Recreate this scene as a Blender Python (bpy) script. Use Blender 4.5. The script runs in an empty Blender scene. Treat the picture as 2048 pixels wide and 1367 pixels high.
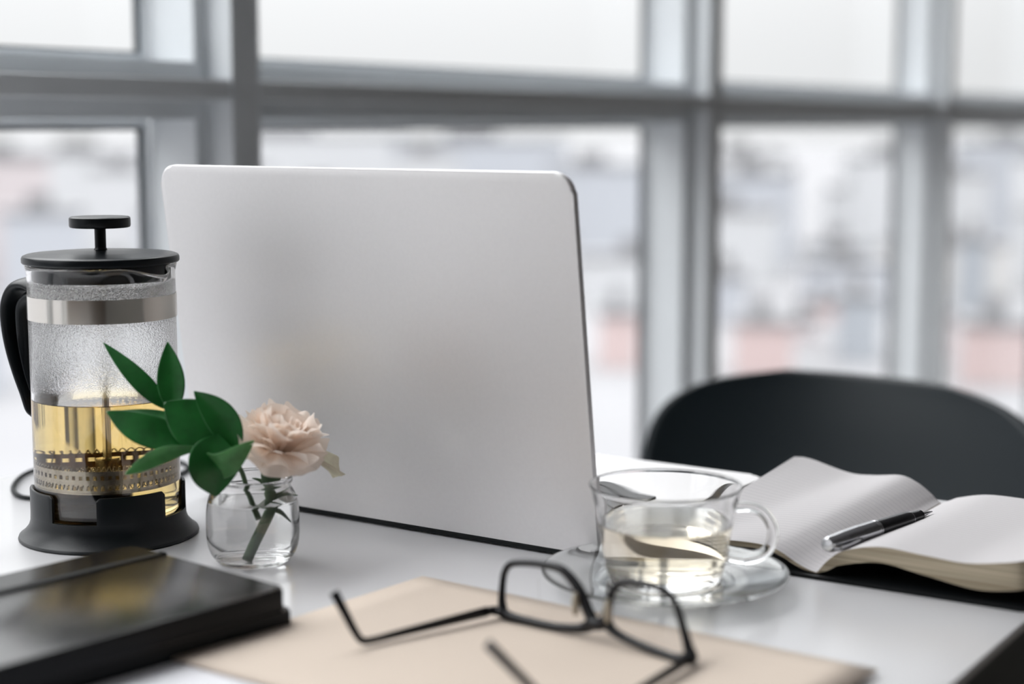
import bpy, bmesh, math, random
from mathutils import Vector, Matrix, noise
R = math.radians
PI = math.pi
scene = bpy.context.scene
col = scene.collection
ZT = 0.74                                   # table top height

# ------------------------------------------------------------------ camera
cam = bpy.data.cameras.new('camera')
camo = bpy.data.objects.new('camera', cam)
col.objects.link(camo)
camo.location = (0, 0, ZT + 0.267)
camo.rotation_euler = (R(90) - math.atan2(434.5, 3310.0), 0, R(33.1))
cam.sensor_width = 36.0
cam.lens = 3310.0 / 2048 * 36
cam.clip_start = 0.02
cam.clip_end = 5000
cam.dof.use_dof = True
cam.dof.focus_distance = 1.07
cam.dof.aperture_fstop = 3.0
cam.dof.aperture_blades = 0
scene.camera = camo

# ------------------------------------------------------------------ overcast sky + exposure
world = bpy.data.worlds.new('overcast_sky')
scene.world = world
world.use_nodes = True
wn = world.node_tree
wn.nodes.clear()
wo = wn.nodes.new('ShaderNodeOutputWorld')
wb = wn.nodes.new('ShaderNodeBackground')
wt = wn.nodes.new('ShaderNodeTexCoord')
ws = wn.nodes.new('ShaderNodeSeparateXYZ')
wm = wn.nodes.new('ShaderNodeMapRange')
wm.inputs['From Min'].default_value = 0.0
wm.inputs['From Max'].default_value = 1.0
wm.inputs['To Min'].default_value = 0.90
wm.inputs['To Max'].default_value = 7.2
wm.interpolation_type = 'SMOOTHSTEP'
wn.links.new(wt.outputs['Generated'], ws.inputs[0])
wn.links.new(ws.outputs['Z'], wm.inputs['Value'])
wn.links.new(wm.outputs[0], wb.inputs['Strength'])
wb.inputs['Color'].default_value = (0.975, 0.975, 0.985, 1)
wn.links.new(wb.outputs[0], wo.inputs[0])
vs = scene.view_settings
scene.display_settings.display_device = 'sRGB'
vs.view_transform = 'Standard'
vs.look = 'None'
vs.gamma = 1.0
vs.exposure = 0.05
vs.use_curve_mapping = False
scene.cycles.max_bounces = 24
scene.cycles.transmission_bounces = 20
scene.cycles.transparent_max_bounces = 24
scene.cycles.glossy_bounces = 8
scene.cycles.diffuse_bounces = 6
scene.cycles.sample_clamp_indirect = 12.0

# ------------------------------------------------------------------ materials
def newmat(name):
    m = bpy.data.materials.new(name)
    m.use_nodes = True
    return m, m.node_tree, m.node_tree.nodes['Principled BSDF']

def pbr(name, rgb, rough=0.5, metal=0.0, var=0.06, scale=20.0, bump=0.0, bscale=200.0, spec=0.5, coat=0.0, sub=0.0, sheen=0.0):
    """Principled surface whose colour is gently broken up by procedural noise."""
    m, nt, b = newmat(name)
    b.inputs['Roughness'].default_value = rough
    b.inputs['Metallic'].default_value = metal
    b.inputs['Specular IOR Level'].default_value = spec
    b.inputs['Coat Weight'].default_value = coat
    b.inputs['Sheen Weight'].default_value = sheen
    if sub:
        b.inputs['Subsurface Weight'].default_value = sub
        b.inputs['Subsurface Radius'].default_value = (0.008, 0.005, 0.004)
        b.inputs['Subsurface Scale'].default_value = 0.5
    tc = nt.nodes.new('ShaderNodeTexCoord')
    nz = nt.nodes.new('ShaderNodeTexNoise')
    nz.inputs['Scale'].default_value = scale
    nz.inputs['Detail'].default_value = 3
    nt.links.new(tc.outputs['Object'], nz.inputs['Vector'])
    rp = nt.nodes.new('ShaderNodeValToRGB')
    rp.color_ramp.elements[0].position = 0.3
    rp.color_ramp.elements[1].position = 0.7
    rp.color_ramp.elements[0].color = tuple(c * (1 - var) for c in rgb) + (1,)
    rp.color_ramp.elements[1].color = tuple(min(1, c * (1 + var)) for c in rgb) + (1,)
    nt.links.new(nz.outputs['Fac'], rp.inputs[0])
    nt.links.new(rp.outputs[0], b.inputs['Base Color'])
    if bump:
        n2 = nt.nodes.new('ShaderNodeTexNoise')
        n2.inputs['Scale'].default_value = bscale
        bp = nt.nodes.new('ShaderNodeBump')
        bp.inputs['Strength'].default_value = bump
        bp.inputs['Distance'].default_value = 0.001
        nt.links.new(tc.outputs['Object'], n2.inputs['Vector'])
        nt.links.new(n2.outputs['Fac'], bp.inputs['Height'])
        nt.links.new(bp.outputs[0], b.inputs['Normal'])
    return m

def glass(name, rgb=(1, 1, 1), ior=1.45, rough=0.0):
    m, nt, b = newmat(name)
    b.inputs['Base Color'].default_value = (*rgb, 1)
    b.inputs['Transmission Weight'].default_value = 1.0
    b.inputs['Roughness'].default_value = rough
    b.inputs['IOR'].default_value = ior
    return m

def liquid(name, rgb, density, ior=1.33):
    m = glass(name, (1, 1, 1), ior)
    nt = m.node_tree
    va = nt.nodes.new('ShaderNodeVolumeAbsorption')
    va.inputs['Color'].default_value = (*rgb, 1)
    va.inputs['Density'].default_value = density
    nt.links.new(va.outputs[0], nt.nodes['Material Output'].inputs['Volume'])
    return m

def thin_pane(name, tint=(0.97, 0.985, 0.985)):
    """Flat sheet of clear glass: mostly see-through, reflecting by Fresnel."""
    m, nt, b = newmat(name)
    nt.nodes.remove(b)
    tr = nt.nodes.new('ShaderNodeBsdfTransparent')
    tr.inputs[0].default_value = (*tint, 1)
    gl = nt.nodes.new('ShaderNodeBsdfGlossy')
    gl.inputs['Roughness'].default_value = 0.0
    lw = nt.nodes.new('ShaderNodeLayerWeight')
    lw.inputs['Blend'].default_value = 0.5
    pw = nt.nodes.new('ShaderNodeMath'); pw.operation = 'POWER'; pw.inputs[1].default_value = 5.0
    fr = nt.nodes.new('ShaderNodeMapRange'); fr.inputs['To Min'].default_value = 0.03; fr.inputs['To Max'].default_value = 0.8
    nt.links.new(lw.outputs['Facing'], pw.inputs[0]); nt.links.new(pw.outputs[0], fr.inputs['Value'])
    mx = nt.nodes.new('ShaderNodeMixShader')
    nt.links.new(fr.outputs[0], mx.inputs[0])
    nt.links.new(tr.outputs[0], mx.inputs[1])
    nt.links.new(gl.outputs[0], mx.inputs[2])
    nt.links.new(mx.outputs[0], nt.nodes['Material Output'].inputs['Surface'])
    return m

def wood(name, c1, c2, scale=3.0, rough=0.4, axis='Y'):
    m, nt, b = newmat(name)
    tc = nt.nodes.new('ShaderNodeTexCoord')
    mp = nt.nodes.new('ShaderNodeMapping')
    mp.inputs['Scale'].default_value = (8, 0.8, 8) if axis == 'Y' else (8, 8, 0.8)
    nz = nt.nodes.new('ShaderNodeTexNoise')
    nz.inputs['Scale'].default_value = scale
    nz.inputs['Detail'].default_value = 6
    rp = nt.nodes.new('ShaderNodeValToRGB')
    rp.color_ramp.elements[0].color = (*c1, 1)
    rp.color_ramp.elements[1].color = (*c2, 1)
    nt.links.new(tc.outputs['Object'], mp.inputs[0])
    nt.links.new(mp.outputs[0], nz.inputs['Vector'])
    nt.links.new(nz.outputs['Fac'], rp.inputs[0])
    nt.links.new(rp.outputs[0], b.inputs['Base Color'])
    b.inputs['Roughness'].default_value = rough
    return m

def paper_ruled(name, rgb, line_rgb, pitch=0.0062):
    m, nt, b = newmat(name)
    tc = nt.nodes.new('ShaderNodeTexCoord')
    sp = nt.nodes.new('ShaderNodeSeparateXYZ')
    mu = nt.nodes.new('ShaderNodeMath'); mu.operation = 'MULTIPLY'; mu.inputs[1].default_value = 1 / pitch
    fr = nt.nodes.new('ShaderNodeMath'); fr.operation = 'FRACT'
    lt = nt.nodes.new('ShaderNodeMath'); lt.operation = 'LESS_THAN'; lt.inputs[1].default_value = 0.09
    mx = nt.nodes.new('ShaderNodeMixRGB')
    mx.inputs[1].default_value = (*rgb, 1); mx.inputs[2].default_value = (*line_rgb, 1)
    nt.links.new(tc.outputs['Object'], sp.inputs[0])
    nt.links.new(sp.outputs['Y'], mu.inputs[0]); nt.links.new(mu.outputs[0], fr.inputs[0])
    nt.links.new(fr.outputs[0], lt.inputs[0]); nt.links.new(lt.outputs[0], mx.inputs[0])
    nt.links.new(mx.outputs[0], b.inputs['Base Color'])
    b.inputs['Roughness'].default_value = 0.85
    return m

def page_edges(name):
    m, nt, b = newmat(name)
    tc = nt.nodes.new('ShaderNodeTexCoord')
    mp = nt.nodes.new('ShaderNodeMapping'); mp.inputs['Scale'].default_value = (6, 6, 900)
    nz = nt.nodes.new('ShaderNodeTexNoise'); nz.inputs['Scale'].default_value = 1.0; nz.inputs['Detail'].default_value = 4
    rp = nt.nodes.new('ShaderNodeValToRGB')
    rp.color_ramp.elements[0].position = 0.3; rp.color_ramp.elements[1].position = 0.7
    rp.color_ramp.elements[0].color = (0.26, 0.21, 0.14, 1); rp.color_ramp.elements[1].color = (0.60, 0.52, 0.39, 1)
    nt.links.new(tc.outputs['Object'], mp.inputs[0]); nt.links.new(mp.outputs[0], nz.inputs['Vector'])
    nt.links.new(nz.outputs['Fac'], rp.inputs[0]); nt.links.new(rp.outputs[0], b.inputs['Base Color'])
    b.inputs['Roughness'].default_value = 0.9
    return m

def facade(name, wall, pane, k=0.35):
    """Plastered city front with rows of small windows in its pattern."""
    m, nt, b = newmat(name)
    tc = nt.nodes.new('ShaderNodeTexCoord')
    mp = nt.nodes.new('ShaderNodeMapping'); mp.inputs['Rotation'].default_value = (R(90), 0, 0)
    br = nt.nodes.new('ShaderNodeTexBrick')
    br.offset = 0.0
    br.inputs['Scale'].default_value = k
    br.inputs['Mortar Size'].default_value = 0.16
    br.inputs['Color1'].default_value = (*pane, 1); br.inputs['Color2'].default_value = (*pane, 1)
    br.inputs['Mortar'].default_value = (*wall, 1)
    nt.links.new(tc.outputs['Object'], mp.inputs[0]); nt.links.new(mp.outputs[0], br.inputs['Vector'])
    nt.links.new(br.outputs['Color'], b.inputs['Base Color'])
    b.inputs['Roughness'].default_value = 0.8
    return m

def leaf_mat(name, rgb, rough=0.38, trans=0.25, var=0.25):
    m, nt, b = newmat(name)
    tc = nt.nodes.new('ShaderNodeTexCoord')
    nz = nt.nodes.new('ShaderNodeTexNoise'); nz.inputs['Scale'].default_value = 90; nz.inputs['Detail'].default_value = 3
    rp = nt.nodes.new('ShaderNodeValToRGB')
    rp.color_ramp.elements[0].position = 0.3; rp.color_ramp.elements[1].position = 0.75
    rp.color_ramp.elements[0].color = tuple(c * (1 - var) for c in rgb) + (1,)
    rp.color_ramp.elements[1].color = tuple(min(1, c * (1 + var)) for c in rgb) + (1,)
    nt.links.new(tc.outputs['Object'], nz.inputs['Vector']); nt.links.new(nz.outputs['Fac'], rp.inputs[0])
    nt.links.new(rp.outputs[0], b.inputs['Base Color'])
    b.inputs['Roughness'].default_value = rough
    tl = nt.nodes.new('ShaderNodeBsdfTranslucent')
    nt.links.new(rp.outputs[0], tl.inputs[0])
    mx = nt.nodes.new('ShaderNodeMixShader'); mx.inputs[0].default_value = trans
    nt.links.new(b.outputs[0], mx.inputs[1]); nt.links.new(tl.outputs[0], mx.inputs[2])
    nt.links.new(mx.outputs[0], nt.nodes['Material Output'].inputs['Surface'])
    return m

def misted_glass(name):
    """Beaker glass whose inside is beaded with condensation above the tea."""
    m = glass(name, (1, 1, 1), 1.45)
    nt = m.node_tree
    b = nt.nodes['Principled BSDF']
    tc = nt.nodes.new('ShaderNodeTexCoord')
    sp = nt.nodes.new('ShaderNodeSeparateXYZ')
    nt.links.new(tc.outputs['Object'], sp.inputs[0])
    def ramp(pts):
        r = nt.nodes.new('ShaderNodeValToRGB')
        r.color_ramp.elements[0].position = pts[0][0]; r.color_ramp.elements[0].color = (pts[0][1],) * 3 + (1,)
        r.color_ramp.elements[1].position = pts[-1][0]; r.color_ramp.elements[1].color = (pts[-1][1],) * 3 + (1,)
        for p, v in pts[1:-1]:
            e = r.color_ramp.elements.new(p); e.color = (v,) * 3 + (1,)
        return r
    sc = nt.nodes.new('ShaderNodeMath'); sc.operation = 'MULTIPLY'; sc.inputs[1].default_value = 5.0
    nt.links.new(sp.outputs['Z'], sc.inputs[0])
    zr = ramp([(0.48, 0.0), (0.56, 0.25), (0.70, 0.35), (0.79, 0.9), (0.825, 0.9), (0.842, 0.0)])
    nt.links.new(sc.outputs[0], zr.inputs[0])
    vo = nt.nodes.new('ShaderNodeTexVoronoi'); vo.inputs['Scale'].default_value = 1300
    nz = nt.nodes.new('ShaderNodeTexNoise'); nz.inputs['Scale'].default_value = 620; nz.inputs['Detail'].default_value = 3
    nt.links.new(tc.outputs['Object'], vo.inputs['Vector']); nt.links.new(tc.outputs['Object'], nz.inputs['Vector'])
    ad = nt.nodes.new('ShaderNodeMath'); ad.operation = 'ADD'
    nt.links.new(vo.outputs['Distance'], ad.inputs[0]); nt.links.new(nz.outputs['Fac'], ad.inputs[1])
    bp = nt.nodes.new('ShaderNodeBump'); bp.inputs['Distance'].default_value = 0.0012
    nt.links.new(ad.outputs[0], bp.inputs['Height'])
    nt.links.new(zr.outputs[0], bp.inputs['Strength'])
    nt.links.new(bp.outputs[0], b.inputs['Normal'])
    return m

M = dict(
    table=pbr('white_laminate', (0.80, 0.795, 0.812), 0.22, var=0.01, scale=6, spec=0.5),
    dark_trim=pbr('charcoal_edge', (0.025, 0.03, 0.03), 0.5),
    frame=pbr('white_window_paint', (0.735, 0.765, 0.79), 0.4, var=0.02),
    gasket=pbr('grey_gasket', (0.06, 0.07, 0.08), 0.6),
    wall=pbr('plaster', (0.34, 0.33, 0.32), 0.9, var=0.03, scale=4),
    ceil=pbr('ceiling_paint', (0.60, 0.60, 0.60), 0.9, var=0.02),
    floor=wood('oak_floor', (0.055, 0.048, 0.042), (0.11, 0.095, 0.08), 3.0, 0.45),
    panel=wood('wood_panel', (0.09, 0.062, 0.042), (0.19, 0.135, 0.09), 3.0, 0.5, 'Z'),
    pane=thin_pane('window_glass'),
    lens=thin_pane('lens_glass', (0.985, 0.985, 0.985)),
    alu=pbr('silver_aluminium', (0.79, 0.778, 0.78), 0.54, metal=0.85, var=0.01, scale=400, bump=0.0),
    black_gloss=pbr('black_screen', (0.01, 0.01, 0.012), 0.1),
    rubber=pbr('black_rubber', (0.006, 0.008, 0.009), 0.6, spec=0.2),
    key=pbr('black_key', (0.02, 0.02, 0.022), 0.45),
    plastic=pbr('black_plastic', (0.006, 0.008, 0.010), 0.36, bump=0.05, bscale=900, spec=0.32),
    lidp=pbr('black_lid_plastic', (0.006, 0.008, 0.010), 0.30, bump=0.03, bscale=900, spec=0.2),
    beaker=misted_glass('misted_beaker_glass'),
    clear=glass('clear_glass', (1, 1, 1), 1.45),
    saucer=glass('green_tinted_glass', (0.98, 0.997, 0.99), 1.42),
    water=liquid('water', (0.9, 0.97, 0.95), 1.0),
    tea=liquid('golden_tea', (0.985, 0.80, 0.22), 20.0),
    paletea=liquid('pale_tea', (0.98, 0.85, 0.56), 11.0),
    fsteel=pbr('dark_steel', (0.36, 0.32, 0.26), 0.22, metal=1.0, var=0.05),
    steel=pbr('brushed_steel', (0.72, 0.69, 0.64), 0.16, metal=1.0, var=0.02),
    chrome=pbr('chrome', (0.46, 0.46, 0.48), 0.10, metal=1.0, var=0.01),
    page=paper_ruled('ruled_page', (0.60, 0.578, 0.585), (0.47, 0.455, 0.475)),
    pedge=page_edges('page_edges'),
    cover=pbr('black_cover', (0.005, 0.006, 0.007), 0.5, bump=0.1, bscale=1500, spec=0.2),
    folio=pbr('black_notebook_cover', (0.006, 0.006, 0.007), 0.24, bump=0.03, bscale=1800, spec=0.42),
    kraft=pbr('beige_paper', (0.69, 0.585, 0.495), 0.8, var=0.02, scale=8),
    white=pbr('white_paper', (0.80, 0.80, 0.84), 0.8, var=0.01),
    frame_black=pbr('black_acetate', (0.006, 0.006, 0.008), 0.25, spec=0.3),
    nose=pbr('pale_nose_pad', (0.50, 0.45, 0.36), 0.3),
    chair=pbr('dark_shell', (0.0055, 0.012, 0.0165), 0.40, var=0.04, scale=8),
    petal=None, stem=None,
)
M['leaf'] = leaf_mat('leaf_green', (0.016, 0.155, 0.028), 0.33)
M['leaf_pale'] = leaf_mat('leaf_green_pale', (0.15, 0.40, 0.15), 0.35, 0.4)  # lighter green blades, colour also brightened to imitate leaf sheen
M['stem'] = leaf_mat('stem_green', (0.085, 0.15, 0.075), 0.5, 0.1)
M['petal'] = leaf_mat('petal_pink', (0.98, 0.89, 0.82), 0.7, 0.45, 0.03)
M['petal_dry'] = leaf_mat('petal_faded', (0.90, 0.79, 0.62), 0.8, 0.35)
M['snow'] = pbr('snowy_ground', (0.150, 0.149, 0.155), 0.9, var=0.06, scale=0.03)

# ------------------------------------------------------------------ mesh helpers
def link(name, bm, mat, parent=None, smooth=True, auto=None):
    me = bpy.data.meshes.new(name)
    bmesh.ops.recalc_face_normals(bm, faces=bm.faces)
    bm.to_mesh(me); bm.free()
    for m in (mat if isinstance(mat, (list, tuple)) else [mat]):
        me.materials.append(m)
    if smooth:
        for p in me.polygons: p.use_smooth = True
        if auto is not None:
            me.set_sharp_from_angle(angle=R(auto))
    o = bpy.data.objects.new(name, me)
    col.objects.link(o)
    if parent: o.parent = parent
    return o

def thing(name, loc, label, cat, rz=0.0, group=None):
    o = bpy.data.objects.new(name, None)
    o.empty_display_size = 0.02
    col.objects.link(o)
    o.location = loc
    o.rotation_euler = (0, 0, rz)
    return tag(o, label, cat, group)

def tag(o, label, cat, group=None):
    o['label'] = label; o['category'] = cat
    if group: o['group'] = group
    return o

def struct(o):
    o['kind'] = 'structure'
    return o

def box(bm, x0, x1, y0, y1, z0, z1, bev=0.0, seg=2, mat=Matrix()):
    r = bmesh.ops.create_cube(bm, size=1)
    vs_ = r['verts']
    for v in vs_:
        v.co = mat @ Vector((x0 + (v.co.x + .5) * (x1 - x0), y0 + (v.co.y + .5) * (y1 - y0), z0 + (v.co.z + .5) * (z1 - z0)))
    if bev:
        es = {e for v in vs_ for e in v.link_edges}
        bmesh.ops.bevel(bm, geom=list(es), offset=bev, segments=seg, affect='EDGES', profile=0.5)

def B(*a, **k):
    bm = bmesh.new(); box(bm, *a, **k); return bm

def lathe(bm, prof, n=96, closed=True, fn=None, mi=0):
    """Revolve (r, z) points; a closed profile gives a solid. fn(r, z, angle) may move points."""
    rings = []
    q = []                                    # holding loops keep long straight walls optically flat
    for i, p in enumerate(prof):
        q.append(p)
        if i + 1 < len(prof) or closed:
            p2 = prof[(i + 1) % len(prof)]
            d = math.hypot(p2[0] - p[0], p2[1] - p[1])
            for e, k0, k1, k2 in ((.0005, i - 1, i, i + 1), (-.0005, i, i + 1, i + 2)):
                k0, k1, k2 = (prof[max(0, min(len(prof) - 1, k))] if not closed else prof[k % len(prof)] for k in (k0, k1, k2))
                t = abs(math.degrees(math.atan2(k2[1] - k1[1], k2[0] - k1[0]) - math.atan2(k1[1] - k0[1], k1[0] - k0[0]))) % 360
                t = min(t, 360 - t)
                if d > .0035 and (t > 25 or d > .010):
                    f = e / d if e > 0 else 1 + e / d
                    q.append((p[0] + (p2[0] - p[0]) * f, p[1] + (p2[1] - p[1]) * f))
    prof = q
    for (r, z) in prof:
        if r < 1e-6:
            rings.append([bm.verts.new((0, 0, z))])
        else:
            ring = []
            for k in range(n):
                a = 2 * PI * k / n
                p = (r * math.cos(a), r * math.sin(a), z)
                if fn: p = fn(r, z, a)
                ring.append(bm.verts.new(p))
            rings.append(ring)
    m = len(rings)
    for i in range(m if closed else m - 1):
        a, b = rings[i], rings[(i + 1) % m]
        if len(a) == 1 and len(b) == 1: continue
        for k in range(n):
            k2 = (k + 1) % n
            if len(a) == 1: f = bm.faces.new((a[0], b[k], b[k2]))
            elif len(b) == 1: f = bm.faces.new((a[k], b[0], a[k2]))
            else: f = bm.faces.new((a[k], b[k], b[k2], a[k2]))
            f.material_index = mi

def L(prof, **k):
    bm = bmesh.new(); lathe(bm, prof, **k); return bm

def spline(pts, n):
    """Catmull-Rom through the points."""
    P = [Vector(p) for p in pts]
    P = [P[0] * 2 - P[1]] + P + [P[-1] * 2 - P[-2]]
    out = []
    segs = len(P) - 3
    for i in range(n + 1):
        t = i / n * segs
        k = min(int(t), segs - 1); u = t - k
        a, b, c, d = P[k:k + 4]
        out.append(0.5 * ((2 * b) + (c - a) * u + (2 * a - 5 * b + 4 * c - d) * u * u + (3 * b - a - 3 * c + d) * u ** 3))
    return out

def tube(bm, pts, rad, n=12, closed=False, flat=None, upv=None):
    """Sweep a round (or flattened: rad=(a,b)) section along points."""
    P = [Vector(p) for p in pts]
    m = len(P)
    rings = []
    prev = Vector(upv) if upv else None
    for i in range(m):
        if closed: t = (P[(i + 1) % m] - P[i - 1]).normalized()
        else: t = (P[min(i + 1, m - 1)] - P[max(i - 1, 0)]).normalized()
        if prev is None:
            prev = Vector((0, 0, 1)) if abs(t.z) < .9 else Vector((1, 0, 0))
        u = (prev - t * prev.dot(t)).normalized()
        if not upv: prev = u
        w = t.cross(u)
        r = rad[i] if isinstance(rad, list) else rad
        ra, rb = r if isinstance(r, tuple) else (r, r)
        rings.append([bm.verts.new(P[i] + u * (ra * math.cos(2 * PI * k / n)) + w * (rb * math.sin(2 * PI * k / n))) for k in range(n)])
    for i in range(m if closed else m - 1):
        a, b = rings[i], rings[(i + 1) % m]
        for k in range(n):
            bm.faces.new((a[k], b[k], b[(k + 1) % n], a[(k + 1) % n]))
    if not closed:
        bm.faces.new(rings[0]); bm.faces.new(list(reversed(rings[-1])))

def T(*a, **k):
    bm = bmesh.new(); tube(bm, *a, **k); return bm

def grid(bm, pts):
    V = [[bm.verts.new(p) for p in row] for row in pts]
    for i in range(len(V) - 1):
        for j in range(len(V[0]) - 1):
            bm.faces.new((V[i][j], V[i + 1][j], V[i + 1][j + 1], V[i][j + 1]))
    return V

def sm(prof, n):
    return [(max(0.0, p.x), p.y) for p in spline([(r, z, 0) for r, z in prof], n)]

def solidify(o, t, off=0.0, sub=0):
    if sub:
        s = o.modifiers.new('subdivision', 'SUBSURF'); s.levels = sub; s.render_levels = sub
    s = o.modifiers.new('thickness', 'SOLIDIFY'); s.thickness = t; s.offset = off
    return o

def rrect(w, h, r, n=8, r2=None):
    """Rounded rectangle outline from (0,0) to (w,h); r for the top corners, r2 for the bottom ones."""
    r2 = r if r2 is None else r2
    out = []
    for cx, cy, a0, q in ((w - r, h - r, 0, r), (r, h - r, 90, r), (r2, r2, 180, r2), (w - r2, r2, 270, r2)):
        for k in range(n + 1):
            a = R(a0 + 90 * k / n)
            out.append((cx + q * math.cos(a), cy + q * math.sin(a)))
    return out

def prism(bm, outline, t, bev=0.0, seg=3):
    """Extrude a 2D outline (x, z) from y=0 to y=t, edges rounded."""
    a = [bm.verts.new((x, 0, z)) for x, z in outline]
    b = [bm.verts.new((x, t, z)) for x, z in outline]
    f1 = bm.faces.new(a); f2 = bm.faces.new(list(reversed(b)))
    n = len(a)
    for k in range(n):
        bm.faces.new((a[k], b[k], b[(k + 1) % n], a[(k + 1) % n]))
    if bev:
        es = list(f1.edges) + list(f2.edges)
        bmesh.ops.bevel(bm, geom=es, offset=bev, segments=seg, affect='EDGES', profile=0.5)

# ------------------------------------------------------------------ room shell
XW = -1.15                                    # room face of the window posts
Y0, Y1, X1, ZC = -2.4, 5.6, 3.2, 2.9
XG = XW - 0.097
struct(link('floor', B(XW - .12, X1, Y0, Y1, -.1, 0), M['floor'], smooth=False))
struct(link('ceiling', B(XW - .12, X1, Y0, Y1, ZC, ZC + .1), M['ceil'], smooth=False))
struct(link('wall_right', B(X1, X1 + .1, Y0 - .1, Y1 + .1, -.1, ZC + .1), M['wall'], smooth=False))
struct(link('wall_back', B(XW - .12, X1, Y0 - .1, Y0, -.1, ZC + .1), M['panel'], smooth=False))
struct(link('wall_front', B(XW - .12, X1, Y1, Y1 + .1, -.1, ZC + .1), M['wall'], smooth=False))
bm = B(XW - .12, XW - .02, Y0, Y1, 0, .16); box(bm, XW - .12, XW - .02, Y0, Y1, 2.74, ZC)
struct(link('wall_left', bm, M['wall'], smooth=False))
rights = [-1.95, -.87, .21, 1.2906, 2.3596, 3.4750, 4.56]
for yr in rights:
    # post: room face, then two steps back to the glass
    bm = B(XW, XW + .0 - .034, yr - .041, yr, .16, 2.74, bev=.0015, seg=1)
    box(bm, XW - .097, XW - .0335, yr - .058, yr + .017, .16, 2.74)
    struct(link('trim_%d' % (rights.index(yr) + 1), bm, M['frame'], smooth=False))
zr = ZT
edges = [Y0] + rights + [Y1]
for i in range(len(edges) - 1):
    ya = edges[i] + (.017 if i else 0); yb = edges[i + 1] - (.058 if i < len(edges) - 2 else 0)
    # transom rail of the bay
    bm = B(XW - .034, XW, ya - .017, yb + .017, zr + .291, zr + .312, bev=.0015, seg=1)
    box(bm, XW - .097, XW - .0335, ya, yb, zr + .2725, zr + .329)
    struct(link('trim_%d' % (20 + i), bm, M['frame'], smooth=False))
    w = struct(bpy.data.objects.new('window_%d' % (i + 1), None)); col.objects.link(w)
    w.location = (XG, (ya + yb) / 2, zr)
    hy = (yb - ya) / 2
    for (za, zb) in ((.16 - zr, .2725), (.329, 2.74 - zr)):
        bm = bmesh.new()
        f = .009
        box(bm, -.009, -.001, -hy, -hy + f, za, zb); box(bm, -.009, -.001, hy - f, hy, za, zb)
        box(bm, -.009, -.001, -hy + f, hy - f, za, za + f); box(bm, -.009, -.001, -hy + f, hy - f, zb - f, zb)
        fr = link('window_frame', bm, M['frame'], w, smooth=False)
        g = f - .0005
        link('gasket', (lambda b: (box(b, -.008, -.003, hy - g - .004, hy - g, za + g, zb - g), box(b, -.008, -.003, -hy + g, -hy + g + .004, za + g, zb - g),
             box(b, -.008, -.003, -hy + g, hy - g, za + g, za + g + .003), box(b, -.008, -.003, -hy + g, hy - g, zb - g - .003, zb - g), b)[-1])(bmesh.new()), M['gasket'], fr, smooth=False)
        bm = bmesh.new()
        vv = [bm.verts.new((-.006, y, z)) for y, z in ((-hy + g, za + g), (hy - g, za + g), (hy - g, zb - g), (-hy + g, zb - g))]
        bm.faces.new(vv)
        link('pane', bm, M['pane'], w, smooth=False)

# ------------------------------------------------------------------ city outside
GZ = -27.0
bm = bmesh.new()
bm.faces.new([bm.verts.new(p) for p in ((-2500, -1500, GZ), (-4, -1500, GZ), (-4, 2500, GZ), (-2500, 2500, GZ))])
struct(link('ground', bm, M['snow'], smooth=False))
HAZY_FAC = {  # wall and pane colours blended toward grey to imitate distance haze
    'pale': facade('pale_facade', (0.386, 0.389, 0.401), (0.327, 0.337, 0.362)),
    'white': facade('white_facade', (0.425, 0.425, 0.434), (0.373, 0.380, 0.399)),
    'blue': facade('blue_grey_facade', (0.320, 0.331, 0.359), (0.275, 0.288, 0.319)),
    'slate': facade('slate_facade', (0.255, 0.272, 0.297), (0.217, 0.229, 0.254)),
    'cream': facade('cream_facade', (0.406, 0.396, 0.392), (0.347, 0.343, 0.356)),
    'coral': facade('coral_facade', (0.392, 0.307, 0.301), (0.347, 0.298, 0.301)),
    'rose': facade('rose_facade', (0.386, 0.349, 0.356), (0.347, 0.324, 0.336)),
}
LAB = {'pale': 'pale grey city block beyond the window, blurred', 'white': 'white city block beyond the window, blurred',
       'blue': 'blue-grey city block beyond the window, blurred', 'slate': 'dark slate-blue city block beyond the window, blurred',
       'cream': 'cream city block beyond the window, blurred', 'coral': 'coral red brick city block beyond the window, blurred',
       'rose': 'dull pink city block beyond the window, blurred'}
placed = []
def building(kind, theta, dist, width, depth, top, yaw=None):
    """theta: degrees left of +Y seen from the room; top: roof height above the room floor."""
    t = R(theta)
    x, y = -dist * math.sin(t), dist * math.cos(t)
    rad = math.hypot(width / 2 + .4, depth / 2 + .4)
    yw = t if yaw is None else R(yaw)
    cx, cy = x - math.sin(yw) * depth / 2, y + math.cos(yw) * depth / 2
    if any(math.hypot(cx - q[0], cy - q[1]) < rad + q[2] for q in placed): return None
    placed.append((cx, cy, rad))
    b = thing('building', (x, y, GZ), LAB[kind], 'building', t if yaw is None else R(yaw), 'distant %s city blocks' % kind)
    h = top - GZ
    link('facade', B(-width / 2, width / 2, 0, depth, 0, h), HAZY_FAC[kind], b, smooth=False)
    bm = B(-width / 2 - .3, width / 2 + .3, -.3, depth + .3, h, h + .8)
    box(bm, -width * .2, width * .1, depth * .3, depth * .6, h + .8, h + 3.2)
    link('roof', bm, M['snow'], b, smooth=False)
    return b
rng = random.Random(11)
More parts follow.
